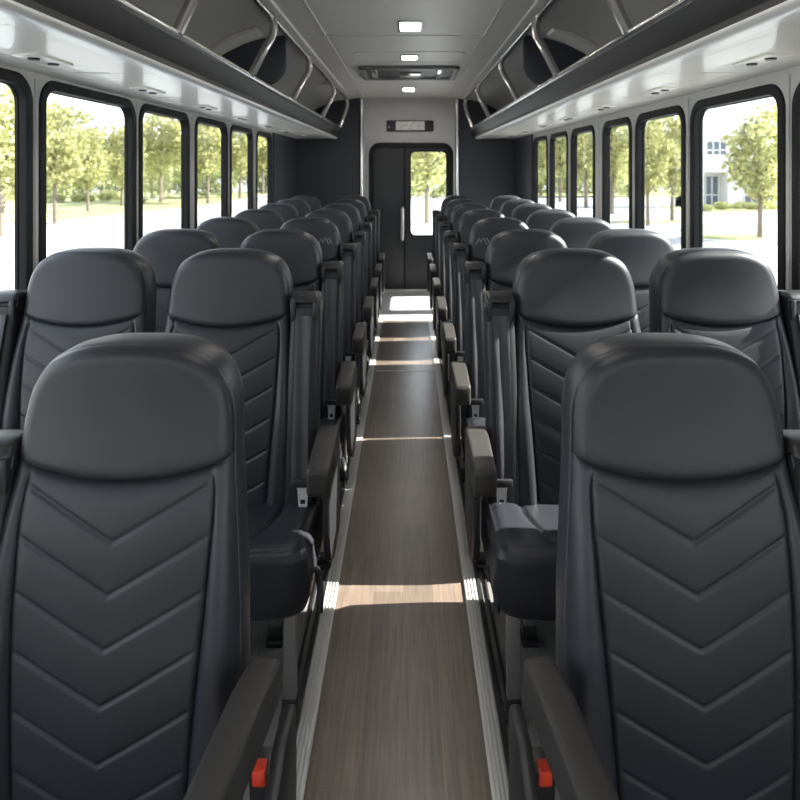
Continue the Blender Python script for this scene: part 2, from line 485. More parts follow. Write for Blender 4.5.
# --- belt tower ------------------------------------------------------------------
def tower_mesh():
    V, Fs = [], []
    zz = np.linspace(0.40, 1.19, 26)
    for z in zz:
        yf = float(yface(z)); hw = 0.050 + 0.010 * max(0, (1.0 - z)) ** 1.2
        y0, y1 = yf - 0.020, yf + 0.10
        r = 0.018
        sec = []
        for cx_, cy_, a0 in ((hw - r, y0 + r, -PI / 2), (hw - r, y1 - r, 0), (-hw + r, y1 - r, PI / 2), (-hw + r, y0 + r, PI)):
            for k in range(4):
                a = a0 + PI / 2 * k / 3; sec.append((cx_ + r * math.cos(a), cy_ + r * math.sin(a), z))
        # shallow channel on the front where the webbing lies
        V += sec
    n = 16
    for k in range(len(zz) - 1):
        for i in range(n): Fs.append((k * n + i, k * n + (i + 1) % n, (k + 1) * n + (i + 1) % n, (k + 1) * n + i))
    Fs.append(tuple(range(n))); Fs.append(tuple((len(zz) - 1) * n + i for i in range(n)))
    return mesh_of('belt_tower', V, Fs, TOWER, smooth=True, angle=1.0)
ME['tower'] = tower_mesh()
def guide_mesh():
    bm = bmesh.new()
    y = float(yface(1.2)) - 0.03
    # hood (rounded over the top), two cheeks and a lower lip leave a slot open to the front
    add_prism(bm, [(y, 1.205), (y + 0.01, 1.228), (y + 0.045, 1.242), (y + 0.11, 1.235), (y + 0.125, 1.20), (y + 0.125, 1.15), (y + 0.03, 1.15), (y + 0.03, 1.200)], 'x', -0.052, 0.052, 0.017, 4)
    for s in (-1, 1):
        add_box(bm, s * 0.0395 - 0.0095, s * 0.0395 + 0.0095, y - 0.002, y + 0.07, 1.140, 1.215, 0.005)
    add_box(bm, -0.034, 0.034, y + 0.003, y + 0.05, 1.142, 1.162, 0.005)
    return bm_mesh('belt_guide', bm, PLASTIC)
ME['guide'] = guide_mesh()
bm = bmesh.new(); y_ = float(yface(1.2)) - 0.03
add_box(bm, -0.031, 0.031, y_ + 0.018, y_ + 0.03, 1.162, 1.204)
ME['slot'] = bm_mesh('guide_slot', bm, DARK, smooth=False)
def web_mesh(hw, z0=0.60, z1=1.165, off=0.026):
    V, Fs = [], []
    zz = np.linspace(z0, z1, 40); us = np.linspace(-1, 1, 9)
    for side in (0, 1):
        for z in zz:
            tw = 0.004 * math.sin((z - z0) * 9)
            for u in us:
                yy = float(yface(z)) - off - 0.003 + 0.0035 * side - 0.0025 * math.cos(u * 4 + z * 3) + tw * u * 0.5
                V.append((u * hw * (1 - 0.10 * math.sin((z - z0) * 5)), yy, z))
    n = 9; m = len(zz)
    for s in (0, 1):
        for i in range(m - 1):
            for j in range(n - 1):
                k = s * m * n + i * n + j; Fs.append((k, k + 1, k + n + 1, k + n))
    for i in range(m - 1):
        for j in (0, n - 1):
            k = i * n + j; Fs.append((k, k + n, k + n + m * n, k + m * n))
    return mesh_of('seat_belt', V, Fs, WEB, smooth=True, angle=0.8)
ME['web'] = web_mesh(0.029)
def tongue_mesh(s):
    bm = bmesh.new()
    y = float(yface(0.62)) - 0.045
    add_prism(bm, [(-0.022, 0.615), (0.022, 0.615), (0.016, 0.595), (0.014, 0.548), (-0.014, 0.548), (-0.016, 0.595)], 'y', y - 0.002, y + 0.002, 0.001, 1)
    for v in bm.verts: v.co.x, v.co.z = (v.co.x + s * 0.06 * 0 , v.co.z)
    return bm_mesh('belt_tongue', bm, CHROME)
def tongue_plate():
    y = float(yface(0.62)) - 0.047
    return plate_mesh('belt_tongue', [(-0.022, 0.622), (0.022, 0.622), (0.017, 0.60), (0.015, 0.550), (0.011, 0.546), (-0.011, 0.546), (-0.015, 0.550), (-0.017, 0.60)][::-1],
                      [rrect(-0.008, 0.008, 0.556, 0.572, 0.002, 2)], 0.003, TONG, 'xz', y)
ME['tongue'] = tongue_plate()
bm = bmesh.new(); y_ = float(yface(0.62)) - 0.052
add_box(bm, -0.037, 0.037, y_, y_ + 0.016, 0.612, 0.640, 0.006)
ME['grip'] = bm_mesh('tongue_grip', bm, PLASTIC)

# --- armrests, legs ------------------------------------------------------------------
def armrest_mesh(hw):
    bm = bmesh.new()
    add_prism(bm, [(-0.100, 0.792), (-0.20, 0.792), (-0.395, 0.778), (-0.410, 0.768), (-0.410, 0.700), (-0.397, 0.685), (-0.34, 0.688), (-0.27, 0.705), (-0.18, 0.712), (-0.100, 0.715)], 'x', -hw, hw, 0.011, 3)
    return bm_mesh('armrest', bm, PAD)
ME['arm'] = armrest_mesh(0.0345); ME['arm_f'] = armrest_mesh(0.030)
def support_mesh():
    bm = bmesh.new()
    add_prism(bm, [(-0.02, 0.715), (-0.315, 0.70), (-0.335, 0.66), (-0.325, 0.52), (-0.28, 0.42), (-0.20, 0.38), (-0.02, 0.40)], 'x', -0.012, 0.012, 0.007, 2)
    return bm_mesh('armrest_bracket', bm, PLASTIC)
ME['support'] = support_mesh()
bm = bmesh.new(); add_prism(bm, [(-0.10, 0.69), (-0.20, 0.705), (-0.31, 0.66), (-0.36, 0.56), (-0.35, 0.42), (-0.10, 0.40)], 'x', -0.013, 0.013, 0.008, 2)
ME['shield'] = bm_mesh('side_shield', bm, PLASTIC)
bm = bmesh.new(); add_prism(bm, [(-0.165, 0.655), (-0.215, 0.650), (-0.205, 0.58), (-0.16, 0.56)], 'x', -0.019, 0.019, 0.004, 2)
ME['buckle'] = bm_mesh('buckle', bm, PLASTIC)
bm = bmesh.new(); add_prism(bm, [(-0.192, 0.658), (-0.218, 0.655), (-0.2155, 0.624), (-0.205, 0.626)], 'x', -0.012, 0.012, 0.003, 2)
ME['button'] = bm_mesh('release_button', bm, RED)
bm = bmesh.new(); add_box(bm, -0.019, 0.019, -0.015, 0.015, 0.03, 0.36, 0.003)
ME['leg'] = bm_mesh('leg', bm, STEEL)
bm = bmesh.new(); add_box(bm, -0.030, 0.030, -0.035, 0.035, 0.0, 0.022, 0.006); add_box(bm, -0.024, 0.024, -0.02, 0.02, 0.018, 0.065, 0.006)
ME['foot'] = bm_mesh('foot', bm, PLASTIC)
bm = bmesh.new(); add_box(bm, -0.20, 0.20, -0.40, -0.02, 0.325, 0.375, 0.01)
ME['frame'] = bm_mesh('seat_frame', bm, PLASTIC)
bm = bmesh.new(); add_prism(bm, [(-0.02, 0.60), (0.10, 0.56), (0.165, 0.44), (0.165, 0.20), (0.14, 0.16), (-0.02, 0.16)], 'x', -0.235, 0.235, 0.012, 2)  # unseen block added behind the seat base to narrow the floor sun strips
ME['blocker'] = bm_mesh('sun_blocker', bm, PLASTIC)
bm = bmesh.new(); add_tube(bm, smooth_path([(0, -0.30, 0.45), (0.012, -0.335, 0.44), (0.02, -0.37, 0.41), (0.02, -0.385, 0.37)], 5), [0.010] * 16, 8)
ME['lever'] = bm_mesh('recline_lever', bm, PLASTIC)

def make_seat(kind, a):
    """a: direction of the aisle (+1 for the seats left of it). kind: aisle, window, front"""
    root = bpy.data.objects.new('passenger_seat', None); link(root)
    ob('headrest', ME['headrest'], root)
    bk = ob('backrest', ME['back_panel'], root)
    ob('side_bolster', ME['bolster_l'], bk); ob('side_bolster', ME['bolster_r'], bk)
    sh = ob('back_shell', ME['shell'], root); ob('piping', ME['piping'], sh)
    ob('seat_cushion', ME['cush_a+' if a > 0 else 'cush_a-'] if kind == 'aisle' else ME['cush_sym'], root)
    ob('seat_frame', ME['frame'], root)
    if kind == 'aisle':
        ob('sun_blocker', ME['blocker'], root, (a * 0.03, 0, 0))
    tx = {'aisle': a * 0.277, 'window': -a * 0.277, 'front': -a * 0.268}[kind]
    tz = -0.045 if kind == 'front' else 0.0
    tw = ob('belt_tower', ME['tower'], root, (tx, 0, tz))
    gd = ob('belt_guide', ME['guide'], root, (tx, 0, tz)); ob('guide_slot', ME['slot'], gd)
    sb = ob('seat_belt', ME['web'], root, (tx, 0, tz))
    sgx = a if kind == 'aisle' else -a
    tg = ob('belt_tongue', ME['tongue'], root, (tx + (sgx * 0.016 if kind == 'aisle' else -sgx * 0.012), -0.012, 0)); ob('tongue_grip', ME['grip'], tg)
    lx = {'aisle': a * 0.287, 'window': -a * 0.15, 'front': a * 0.20}[kind]
    ly = -0.38 if kind == 'aisle' else -0.32
    lg = ob('leg', ME['leg'], root, (lx, ly, 0)); ob('foot', ME['foot'], lg)
    lg = ob('leg', ME['leg'], root, (lx if kind != 'aisle' else a * 0.18, -0.06, 0)); ob('foot', ME['foot'], lg)
    if kind == 'aisle':
        ob('armrest', ME['arm'], root, (a * 0.372, 0, 0)); ob('armrest_bracket', ME['support'], root, (a * 0.388, 0, 0))
        ob('recline_lever', ME['lever'], root, (a * 0.362, -0.05, -0.01))
    if kind == 'front':
        ar = ob('armrest', ME['arm_f'], root, (a * 0.322, 0, 0.018)); ar.rotation_euler.z = -a * 0.148
        ob('side_shield', ME['shield'], root, (a * 0.345, 0.03, 0))
        bu = ob('buckle', ME['buckle'], root, (a * 0.310, 0.03, 0.008)); ob('release_button', ME['button'], bu)
        tag(ob('release_button', ME['button'], bu), None) if False else None
    return root

def copy_tree(o, parent=None):
    c = o.copy(); COL.objects.link(c); c.parent = parent
    for ch in o.children: copy_tree(ch, c)
    return c

ORD = {1: 'first', 2: 'second', 3: 'third', 4: 'fourth', 5: 'fifth', 6: 'sixth', 7: 'seventh', 8: 'eighth'}
PITCH = 0.765
ROWY = {k: 2.39 + PITCH * (k - 2) for k in range(2, 9)}
SC = {2: 1.03, 3: 0.96, 4: 0.90, 5: 0.86, 6: 0.83, 7: 0.82, 8: 0.82}
WINX = {2: 1.175, 3: 1.122, 4: 1.09, 5: 1.08, 6: 1.09, 7: 1.105, 8: 1.105}
SEATS = {}
for a, side in ((1, 'left'), (-1, 'right')):
    f = make_seat('front', a)
    f.location = (-0.554 if a > 0 else 0.571, 1.33, 0); f.scale = (1.0, 1, 0.960)
    tag(f, 'large charcoal leather seat nearest the camera on the %s, red buckle beside its armrest' % side, 'seat', 'front row bus seats')
    protoA = make_seat('aisle', a); protoW = make_seat('window', a)
    for k in range(2, 9):
        s = SC[k]
        o = protoA if k == 2 else copy_tree(protoA)
        o.location = (-a * (0.22 + 0.407 * s), ROWY[k], 0); o.scale = (s, 1, 1)
        tag(o, 'charcoal leather seat bordering the aisle %s side, %s row back from the camera' % (side, ORD[k]), 'seat', '%s aisle seats' % side)
        SEATS[(side, 'aisle', k)] = o
        o = protoW if k == 2 else copy_tree(protoW)
        o.location = (-a * WINX[k], ROWY[k] + 0.02, 0); o.scale = (min(1.04, s * 1.06), 1, 1)
        tag(o, 'charcoal leather seat against the %s windows, %s row back from the camera' % (side, ORD[k]), 'seat', '%s window seats' % side)
        SEATS[(side, 'window', k)] = o
# the small grey zigzag emblem on the headrests of the fourth-row aisle seats
EMB = mat('emblem_thread', (0.30, 0.30, 0.31), 0.6)
for side, a in (('left', 1), ('right', -1)):
    bm = bmesh.new()
    xs_, n_ = 0.10, 0
    for pts in ([(-0.05, 0), (-0.028, 0.036), (-0.012, 0.008)], [(-0.018, 0.020), (-0.002, 0.040), (0.024, 0.0)], [(0.012, 0.03), (0.022, 0.038), (0.046, 0.002)]):
        P = []
        for p in pts:
            x = a * 0.125 + p[0]; z = 1.235 + p[1]
            j = int(np.argmin(np.abs(cols * 0.212 - x))); i = N1 + int(np.argmin(np.abs(B_[N1:, j] - z)))
            P.append((x, float(H[i, j]) - 0.001, z))
        add_tube(bm, P, 0.0022, 6)
    ob('emblem', bm_mesh('emblem', bm, EMB), SEATS[(side, 'aisle', 4)])

# ------------------------------------------------------------------ bus shell
Y0, Y1 = -2.2, 8.84
XW = 1.50
ZB, ZT = 0.75, 2.02
LW = [(-1.95, -1.15), (-1.0, -0.2), (-0.05, 0.72), (0.86, 1.61), (1.75, 2.578), (2.72, 3.575), (3.712, 4.47), (4.675, 5.425), (5.59, 6.32), (6.55, 7.21)]
RW = [(-1.90, -1.1), (-0.95, -0.15), (0.0, 0.50), (2.13, 2.45), (2.592, 3.35), (3.505, 4.17), (4.33, 4.88), (5.175, 5.83), (6.04, 6.70), (6.90, 7.57)]  # unseen blank stretch and one widened post shaped to block sun strips
RING = 0.045
nwin = 0
WHICH = ['', '', '', '', 'nearest the camera', 'second from the camera', 'third from the camera', 'fourth from the camera', 'fifth from the camera', 'sixth from the camera', 'farthest from the camera']
for side, sg, wins, zt in (('left', -1, LW, 2.025), ('right', 1, RW, 1.995)):
    holes = [rrect(y0 - RING + 0.01, y1 + RING - 0.01, ZB - RING + 0.01, zt + RING - 0.01, 0.10, 8) for y0, y1 in wins]
    if side == 'right':
        holes.append(rrect(7.80, 8.62, 0.72, 1.30, 0.06, 6))  # added hole that lets the sun reach the rear floor
    pl = plate_mesh('wall_' + side, [(Y0, 0), (Y1, 0), (Y1, 2.30), (Y0, 2.30)], holes, 0.035 * sg, POST, 'yz', sg * XW)
    w = ob('wall_' + side, pl); tag(w, 'grey window wall of the bus on the %s side' % side, 'wall', kind='structure')
    for q, (y0, y1) in enumerate(wins):
        nwin += 1
        inner = rrect(y0, y1, ZB, zt, 0.075, 8)
        outer = rrect(y0 - RING, y1 + RING, ZB - RING, zt + RING, 0.115, 8)
        wn = empty('window_%d' % nwin, (0, 0, 0), kind='structure')
        vis = q >= (4 if side == 'left' else 3)
        tag(wn, ('tall black framed bus window, %s in the %s wall' % (WHICH[q if side == 'left' else q + 1], side)) if vis else 'tall black framed bus window beside the camera in the %s wall' % side, 'window',
            None if vis else 'bus windows beside the camera on the ' + side)
        ob('window_frame', plate_mesh('window_frame', outer, [inner], 0.05 * sg, RUBBER, 'yz', sg * (XW - 0.010), 0.006), wn)
        # slim inner bead
        bead_o = rrect(y0 - 0.012, y1 + 0.012, ZB - 0.012, zt + 0.012, 0.085, 8)
        ob('window_bead', plate_mesh('window_bead', bead_o, [rrect(y0 + 0.004, y1 - 0.004, ZB + 0.004, zt - 0.004, 0.072, 8)], 0.012 * sg, RUBBER, 'yz', sg * (XW + 0.026)), wn)
        ob('window_pane', plate_mesh('window_pane', rrect(y0 - 0.005, y1 + 0.005, ZB - 0.005, zt + 0.005, 0.07, 6), [], 0.002 * sg, GLASS, 'yz', sg * (XW + 0.038)), wn)
# grey cover strips down the window posts
for side, sg, wins in (('left', -1, LW), ('right', 1, RW)):
    nt_ = 0
    bm = bmesh.new()
    for (a0, a1), (b0, b1) in zip(wins, wins[1:]):
        ym = (a1 + b0) / 2
        add_box(bm, *sorted((sg * (XW - 0.006), sg * XW)), ym - 0.006, ym + 0.006, 0.8, 2.06, 0.002)
    o = ob('trim_post_' + side, bm_mesh('trim_post', bm, POST)); tag(o, 'slim grey strips on the window posts of the %s wall' % side, 'trim', kind='structure')
# dark lining of the side walls behind the last windows
for side, sg, y_s in (('left', -1, 7.30), ('right', 1, 7.66)):
    hl = [rrect(7.80, 8.62, 0.72, 1.30, 0.06, 6)] if side == 'right' else []
    o = ob('wall_lining_' + side, plate_mesh('wall_lining', [(y_s, 0), (Y1 - 0.001, 0), (Y1 - 0.001, 2.10), (y_s, 2.10)], hl, 0.018 * sg, NAVY, 'yz', sg * (XW - 0.019)))
    if hl:
        d2 = empty('sun_opening', (0, 0, 0), 'unseen low glazed opening added to let sun onto the rear floor', 'door', kind='structure')  # added opening, hidden by the seats, for the sun patch near the rear door
        ob('pane_rim', plate_mesh('pane_rim', rrect(7.77, 8.65, 0.69, 1.33, 0.08, 6), [rrect(7.81, 8.61, 0.73, 1.29, 0.055, 6)], 0.02, RUBBER, 'yz', XW - 0.03, 0.004), d2)
        ob('pane', plate_mesh('pane', rrect(7.79, 8.63, 0.71, 1.31, 0.06, 6), [], 0.003, GLASS, 'yz', XW + 0.02), d2)
    tag(o, 'charcoal lining of the %s wall behind the last window' % side, 'wall', kind='structure')

# floor
o = box('floor', -0.275, 0.275, Y0, 7.20, -0.05, 0.0, WOOD); tag(o, 'brown wood-look vinyl floor of the aisle', 'floor', kind='structure')
for side, sg in (('left', -1), ('right', 1)):
    o = box('floor_' + side, *sorted((sg * 0.275, sg * 1.54)), Y0, 7.20, -0.05, 0.0, SIDEF); tag(o, 'grey grained floor under the %s seats' % side, 'floor', kind='structure')
o = box('floor_rear', -1.54, 1.54, 7.20, 9.2, -0.05, 0.0, REARF); tag(o, 'pale grey floor in front of the rear door', 'floor', kind='structure')
for side, sg, xa, xb in (('left', -1, 0.262, 0.312), ('right', 1, 0.246, 0.296)):
    bm = bmesh.new()
    w = (xb - xa)
    add_box(bm, *sorted((sg * xa, sg * xb)), Y0, 7.19, 0.0, 0.006)
    for k in range(4):
        c_ = sg * (xa + w * (0.12 + 0.25 * k)); add_box(bm, c_ - w * 0.085, c_ + w * 0.085, Y0, 7.19, 0.006, 0.011, 0.002, 1)
    o = ob('trim_aisle_' + side, bm_mesh('trim_aisle', bm, ALU)); tag(o, 'ribbed aluminium strip along the %s edge of the aisle' % side, 'trim', kind='structure')
    bm = bmesh.new()
    add_box(bm, *sorted((sg * (xb + 0.004), sg * (xb + 0.020))), Y0, 7.19, 0.0, 0.012, 0.003, 1)
    add_box(bm, *sorted((sg * (xb + 0.034), sg * (xb + 0.046))), Y0, 7.19, 0.0, 0.010, 0.003, 1)
    o = ob('trim_track_' + side, bm_mesh('trim_track', bm, PLASTIC)); tag(o, 'black seat track beside the %s aluminium floor strip' % side, 'trim', kind='structure')
bm = bmesh.new(); add_box(bm, -0.245, 0.245, 5.41, 5.425, 0.0, 0.003, 0.001, 1)
o = ob('trim_floor_joint', bm_mesh('trim_floor_joint', bm, ALU)); tag(o, 'thin metal joint strip across the aisle floor', 'trim', kind='structure')
bm = bmesh.new(); add_box(bm, -0.5, 0.5, 7.185, 7.215, 0.0, 0.006, 0.002, 1)
o = ob('trim_threshold', bm_mesh('trim_threshold', bm, ALU)); tag(o, 'metal edge strip where the wood-look floor ends', 'trim', kind='structure')

# ceiling: flat middle, step, cove down to the window walls
half = [(0.0, 2.640), (0.560, 2.640), (0.566, 2.646), (0.572, 2.640), (0.735, 2.632), (0.745, 2.622), (0.80, 2.620)]
cove = [(0.80, 2.620), (0.95, 2.600), (1.08, 2.560), (1.22, 2.490), (1.35, 2.390), (1.45, 2.270), (1.50, 2.150), (1.53, 2.08)]
V, Fs = [], []
prof = [(-x, z) for x, z in half[::-1]] + half[1:]
for x, z in prof: V += [(x, Y0, z), (x, Y1 + 0.3, z)]
for x, z in prof: V += [(x, Y0, 2.75), (x, Y1 + 0.3, 2.75)]
n = len(prof)
for i in range(n - 1):
    Fs.append((2 * i, 2 * i + 1, 2 * i + 3, 2 * i + 2))
    Fs.append((2 * n + 2 * i, 2 * n + 2 * i + 2, 2 * n + 2 * i + 3, 2 * n + 2 * i + 1))
Fs += [(0, 2 * n, 2 * n + 1, 1), (2 * n - 2, 2 * n - 1, 4 * n - 1, 4 * n - 2)]
o = ob('ceiling', mesh_of('ceiling', V, Fs, CEIL)); tag(o, 'satin grey ceiling panels down the middle of the bus', 'ceiling', kind='structure')
for side, sg in (('left', -1), ('right', 1)):
    pr = [(sg * x, z) for x, z in cove] + [(sg * 1.62, 2.08), (sg * 1.62, 2.75), (sg * 0.80, 2.75)]
    bm = bmesh.new(); add_prism(bm, pr, 'y', Y0, Y1 + 0.3)
    o = ob('ceiling_cove_' + side, bm_mesh('ceiling_cove', bm, COVE, angle=0.6)); tag(o, 'curved dark grey ceiling cove behind the %s luggage rack' % side, 'ceiling', kind='structure')
bm = bmesh.new()
for y in (1.9, 4.63):
    add_box(bm, -0.56, 0.56, y - 0.006, y + 0.006, 2.634, 2.642, 0.002, 1)
for sg in (-1, 1):
    add_box(bm, sg * 0.566 - 0.007, sg * 0.566 + 0.007, Y0, Y1, 2.632, 2.643, 0.003, 1)
    for y in (1.9, 4.63):
        add_box(bm, sg * 0.566 - 0.022, sg * 0.566 + 0.022, y - 0.022, y + 0.022, 2.630, 2.642, 0.006, 2)
o = ob('trim_ceiling', bm_mesh('trim_ceiling', bm, CEIL)); tag(o, 'raised joint strips between the ceiling panels', 'trim', kind='structure')

# ceiling lights
for k, (yc, hy) in enumerate(((1.2, 0.13), (2.75, 0.13), (4.32, 0.13), (5.55, 0.09), (7.85, 0.15))):
    lab = {2: 'square ceiling light nearest the camera, ahead of the roof hatch', 3: 'middle ceiling light just in front of the roof hatch', 4: 'far ceiling light between the roof hatch and the rear door',
           0: 'ceiling light above the front seats beside the camera', 1: 'ceiling light above the second row, out of the photo'}[k]
    t_ = empty('ceiling_light', (0.034, yc, 2.64), lab, 'light', 'square ceiling lights')
    ob('light_frame', plate_mesh('light_frame', rrect(-0.080, 0.080, -hy - 0.02, hy + 0.02, 0.01, 3), [rrect(-0.062, 0.062, -hy, hy, 0.006, 3)], 0.012, CHROME, 'xy', -0.011, 0.003), t_)
    ob('light_diffuser', plate_mesh('light_diffuser', rrect(-0.063, 0.063, -hy - 0.001, hy + 0.001, 0.006, 3), [], 0.005, LAMP, 'xy', -0.007), t_)
# roof hatch
t_ = empty('roof_hatch', (0.034, 6.42, 2.64), 'rectangular roof hatch with dark frame between two ceiling lights', 'hatch')
ob('hatch_frame', plate_mesh('hatch_frame', rrect(-0.475, 0.475, -0.40, 0.40, 0.05, 5), [rrect(-0.42, 0.42, -0.33, 0.33, 0.04, 5)], 0.035, HATCH, 'xy', -0.034, 0.008), t_)
ob('hatch_panel', plate_mesh('hatch_panel', rrect(-0.43, 0.43, -0.34, 0.34, 0.03, 5), [], 0.01, PLASTIC, 'xy', -0.012), t_)
bm = bmesh.new()
for x in (-0.34, 0.30): add_box(bm, x - 0.03, x + 0.03, -0.30, 0.30, -0.030, -0.010, 0.006)
add_box(bm, -0.10, 0.12, -0.05, 0.28, -0.028, -0.010, 0.01)
ob('hatch_latch', bm_mesh('hatch_latch', bm, CHROME), t_)
t_ = empty('roof_panel', (0.034, 5.55, 2.64), 'flush rounded ceiling cover in front of the roof hatch', 'ceiling cover')
ob('cover_rim', plate_mesh('cover_rim', rrect(-0.47, 0.47, -0.27, 0.27, 0.12, 8), [rrect(-0.455, 0.455, -0.255, 0.255, 0.11, 8)], 0.006, CEIL, 'xy', -0.005, 0.002), t_)

# ------------------------------------------------------------------ luggage racks
def rack(side, sg):
    t_ = empty('luggage_rack', (0, 0, 0), 'overhead luggage rack with steel brackets above the %s windows' % side, 'luggage rack', 'overhead luggage racks')
    Ys, Ye = Y0, Y1 - 0.04
    def X(p): return [(sg * x, z) for x, z in p]
    prism('fascia', X([(0.945, 2.100), (0.868, 2.205), (0.885, 2.213), (0.965, 2.105)]), 'y', Ys, Ye, FASCIA, 0.003, t_)
    # rounded aluminium edge trim
    P = [(0.966 + 0.036 * math.cos(a), 2.101 + 0.024 * math.sin(a)) for a in np.linspace(PI * 0.85, PI * 1.5, 9)] + [(1.00, 2.077), (1.00, 2.10), (0.96, 2.12)]
    prism('edge_trim', X(P), 'y', Ys, Ye, EDGE, 0, t_)
    bm = bmesh.new()
    yy = 0.82 - 0.93 * 4
    add_box(bm, *sorted((sg * 1.00, sg * 1.048)), Ys, Ye, 2.082, 2.10)
    while yy < Ye:
        add_box(bm, *sorted((sg * 1.053, sg * 1.20)), max(yy, Ys), min(yy + 0.926, Ye), 2.084, 2.10, 0.002, 1)
        add_box(bm, *sorted((sg * 1.200, sg * 1.36)), max(yy, Ys), min(yy + 0.906, Ye), 2.086, 2.10, 0.002, 1)
        add_box(bm, *sorted((sg * 1.360, sg * 1.50)), max(yy, Ys), min(yy + 0.926, Ye), 2.084, 2.10, 0.002, 1)
        yy += 0.93
    ob('underside_panel', bm_mesh('underside_panel', bm, UNDER), t_)
    prism('shelf_floor', X([(0.93, 2.10), (1.50, 2.10), (1.50, 2.125), (0.93, 2.125)]), 'y', Ys, Ye, FASCIA, 0, t_)
    tube('front_rail', [(sg * 0.872, Ys, 2.212), (sg * 0.872, Ye, 2.212)], 0.018, CHROME, t_, 14)
    tube('ceiling_rail', [(sg * 0.79, Ys, 2.600), (sg * 0.79, Ye, 2.600)], 0.013, CHROME, t_, 12)
    prism('end_cap', X([(0.855, 2.215), (0.94, 2.075), (1.49, 2.075), (1.49, 2.13), (0.97, 2.14), (0.90, 2.22)]), 'y', Ye - 0.012, Ye + 0.012, FASCIA, 0.004, t_)
    for yt, yb in ((2.60, 2.50), (3.88, 3.68), (5.30, 5.02), (7.05, 6.75), (8.62, 8.50)):
        br = tube('bracket', smooth_path([(sg * 0.790, yt, 2.598), (sg * 0.782, yt, 2.54), (sg * 0.790, yt - 0.02, 2.47), (sg * 0.815, (yt + yb) / 2, 2.38), (sg * 0.868, yb, 2.215)], 6), 0.024, CHROME, t_, 12)
        bm = bmesh.new(); add_tube(bm, [(sg * 0.79, yt - 0.035, 2.600), (sg * 0.79, yt + 0.035, 2.600)], 0.020, 12)
        add_tube(bm, [(sg * 0.790, yt, 2.60), (sg * 0.789, yt, 2.572)], 0.026, 12)
        ob('clamp', bm_mesh('clamp', bm, CHROME), br)
    # dark upright divider that follows the cove
    dv = [(0.795, 2.565), (0.795, 2.37), (0.815, 2.315), (0.86, 2.27), (0.93, 2.235), (1.44, 2.13), (1.44, 2.24), (1.35, 2.36), (1.22, 2.455), (1.08, 2.525), (0.95, 2.565), (0.82, 2.585)]
    prism('divider', X(dv), 'y', 4.36, 4.385, NAVY, 0.006, t_)
    rb = [(0.95, 2.597), (1.08, 2.557), (1.22, 2.487), (1.35, 2.387), (1.45, 2.267), (1.42, 2.25), (1.33, 2.365), (1.20, 2.465), (1.07, 2.535), (0.95, 2.572)]
    prism('divider_rib', X(rb), 'y', 4.15, 4.35, CEIL, 0.004, t_)
    # service units: reading lights and air nozzles
    k = 0
    yy = 2.32 - 0.93
    while yy < 8.3:
        u = box('service_unit', *sorted((sg * 1.235, sg * 1.325)), yy - 0.12, yy + 0.12, 2.078, 2.088, UNDER, 0.003, t_)
        for dy in (-0.062, 0.062):
            bm = bmesh.new()
            add_tube(bm, [(sg * 1.28, yy + dy, 2.086), (sg * 1.28, yy + dy, 2.072)], [0.022, 0.018], 16)
            ob('air_nozzle', bm_mesh('air_nozzle', bm, PLASTIC), u)
        yy += 0.93
    # small grille plate
    return t_
rack('left', -1); rack('right', 1)

# ------------------------------------------------------------------ rear wall and door
DX0, DX1, DZ = -0.506, 0.637, 2.026
hole = [(DX1, -0.01)] + [(DX1 - 0.14 + 0.14 * math.cos(a), DZ - 0.14 + 0.14 * math.sin(a)) for a in np.linspace(0, PI / 2, 10)] + [(DX0 + 0.14 + 0.14 * math.cos(a), DZ - 0.14 + 0.14 * math.sin(a)) for a in np.linspace(PI / 2, PI, 10)] + [(DX0, -0.01)]
outl = [(0.70, -0.01), (0.70, 2.645), (-0.61, 2.645), (-0.61, -0.01)]
full = [(0.70, -0.01), (0.70, 2.645), (-0.61, 2.645), (-0.61, -0.01), (DX0, -0.01)] + hole[1:-1][::-1] + [(DX1, -0.01)]
o = ob('wall_back', plate_mesh('wall_back', full, [], 0.05, WALLG, 'xz', Y1)); tag(o, 'grey rear wall panel around and above the door', 'wall', kind='structure')
for side, xa, xb in (('left', -1.56, -0.61), ('right', 0.70, 1.56)):
    o = box('wall_bulkhead_' + side, xa, xb, Y1, Y1 + 0.05, 0, 2.70, NAVY); tag(o, 'charcoal rear bulkhead on the %s of the door' % side, 'wall', kind='structure')
for n_, (x, lab) in enumerate(((-0.605, 'bright vertical metal strip on the rear wall left of the door'), (0.695, 'bright vertical metal strip on the rear wall right of the door'))):
    bm = bmesh.new(); add_tube(bm, [(x, Y1 - 0.012, 0), (x, Y1 - 0.012, 2.62)], 0.028, 14)
    o = ob('trim_%d' % (n_ + 1), bm_mesh('trim', bm, CHROME)); tag(o, lab, 'trim', kind='structure')
d_ = empty('door_1', (0, 0, 0), 'black double rear door with one glazed leaf and a steel handle', 'door', kind='structure')
def arch(x0, x1, zt, r, zb=0.0, n=10):
    return [(x1, zb)] + [(x1 - r + r * math.cos(a), zt - r + r * math.sin(a)) for a in np.linspace(0, PI / 2, n)] + [(x0 + r + r * math.cos(a), zt - r + r * math.sin(a)) for a in np.linspace(PI / 2, PI, n)] + [(x0, zb)]
def ring_open(x0, x1, zt, r, w):
    o_ = arch(x0 - w, x1 + w, zt + w, r + w); i_ = arch(x0, x1, zt, r)
    return o_ + i_[::-1]
ob('door_frame', plate_mesh('door_frame', ring_open(DX0 - 0.005, DX1 + 0.005, DZ + 0.005, 0.14, 0.022), [], 0.03, WALLG, 'xz', Y1 - 0.022, 0.006), d_)
ob('door_seal', plate_mesh('door_seal', ring_open(DX0 + 0.062, DX1 - 0.062, DZ - 0.062, 0.09, 0.067), [], 0.05, RUBBER, 'xz', Y1 - 0.012, 0.008), d_)
XM = -0.02
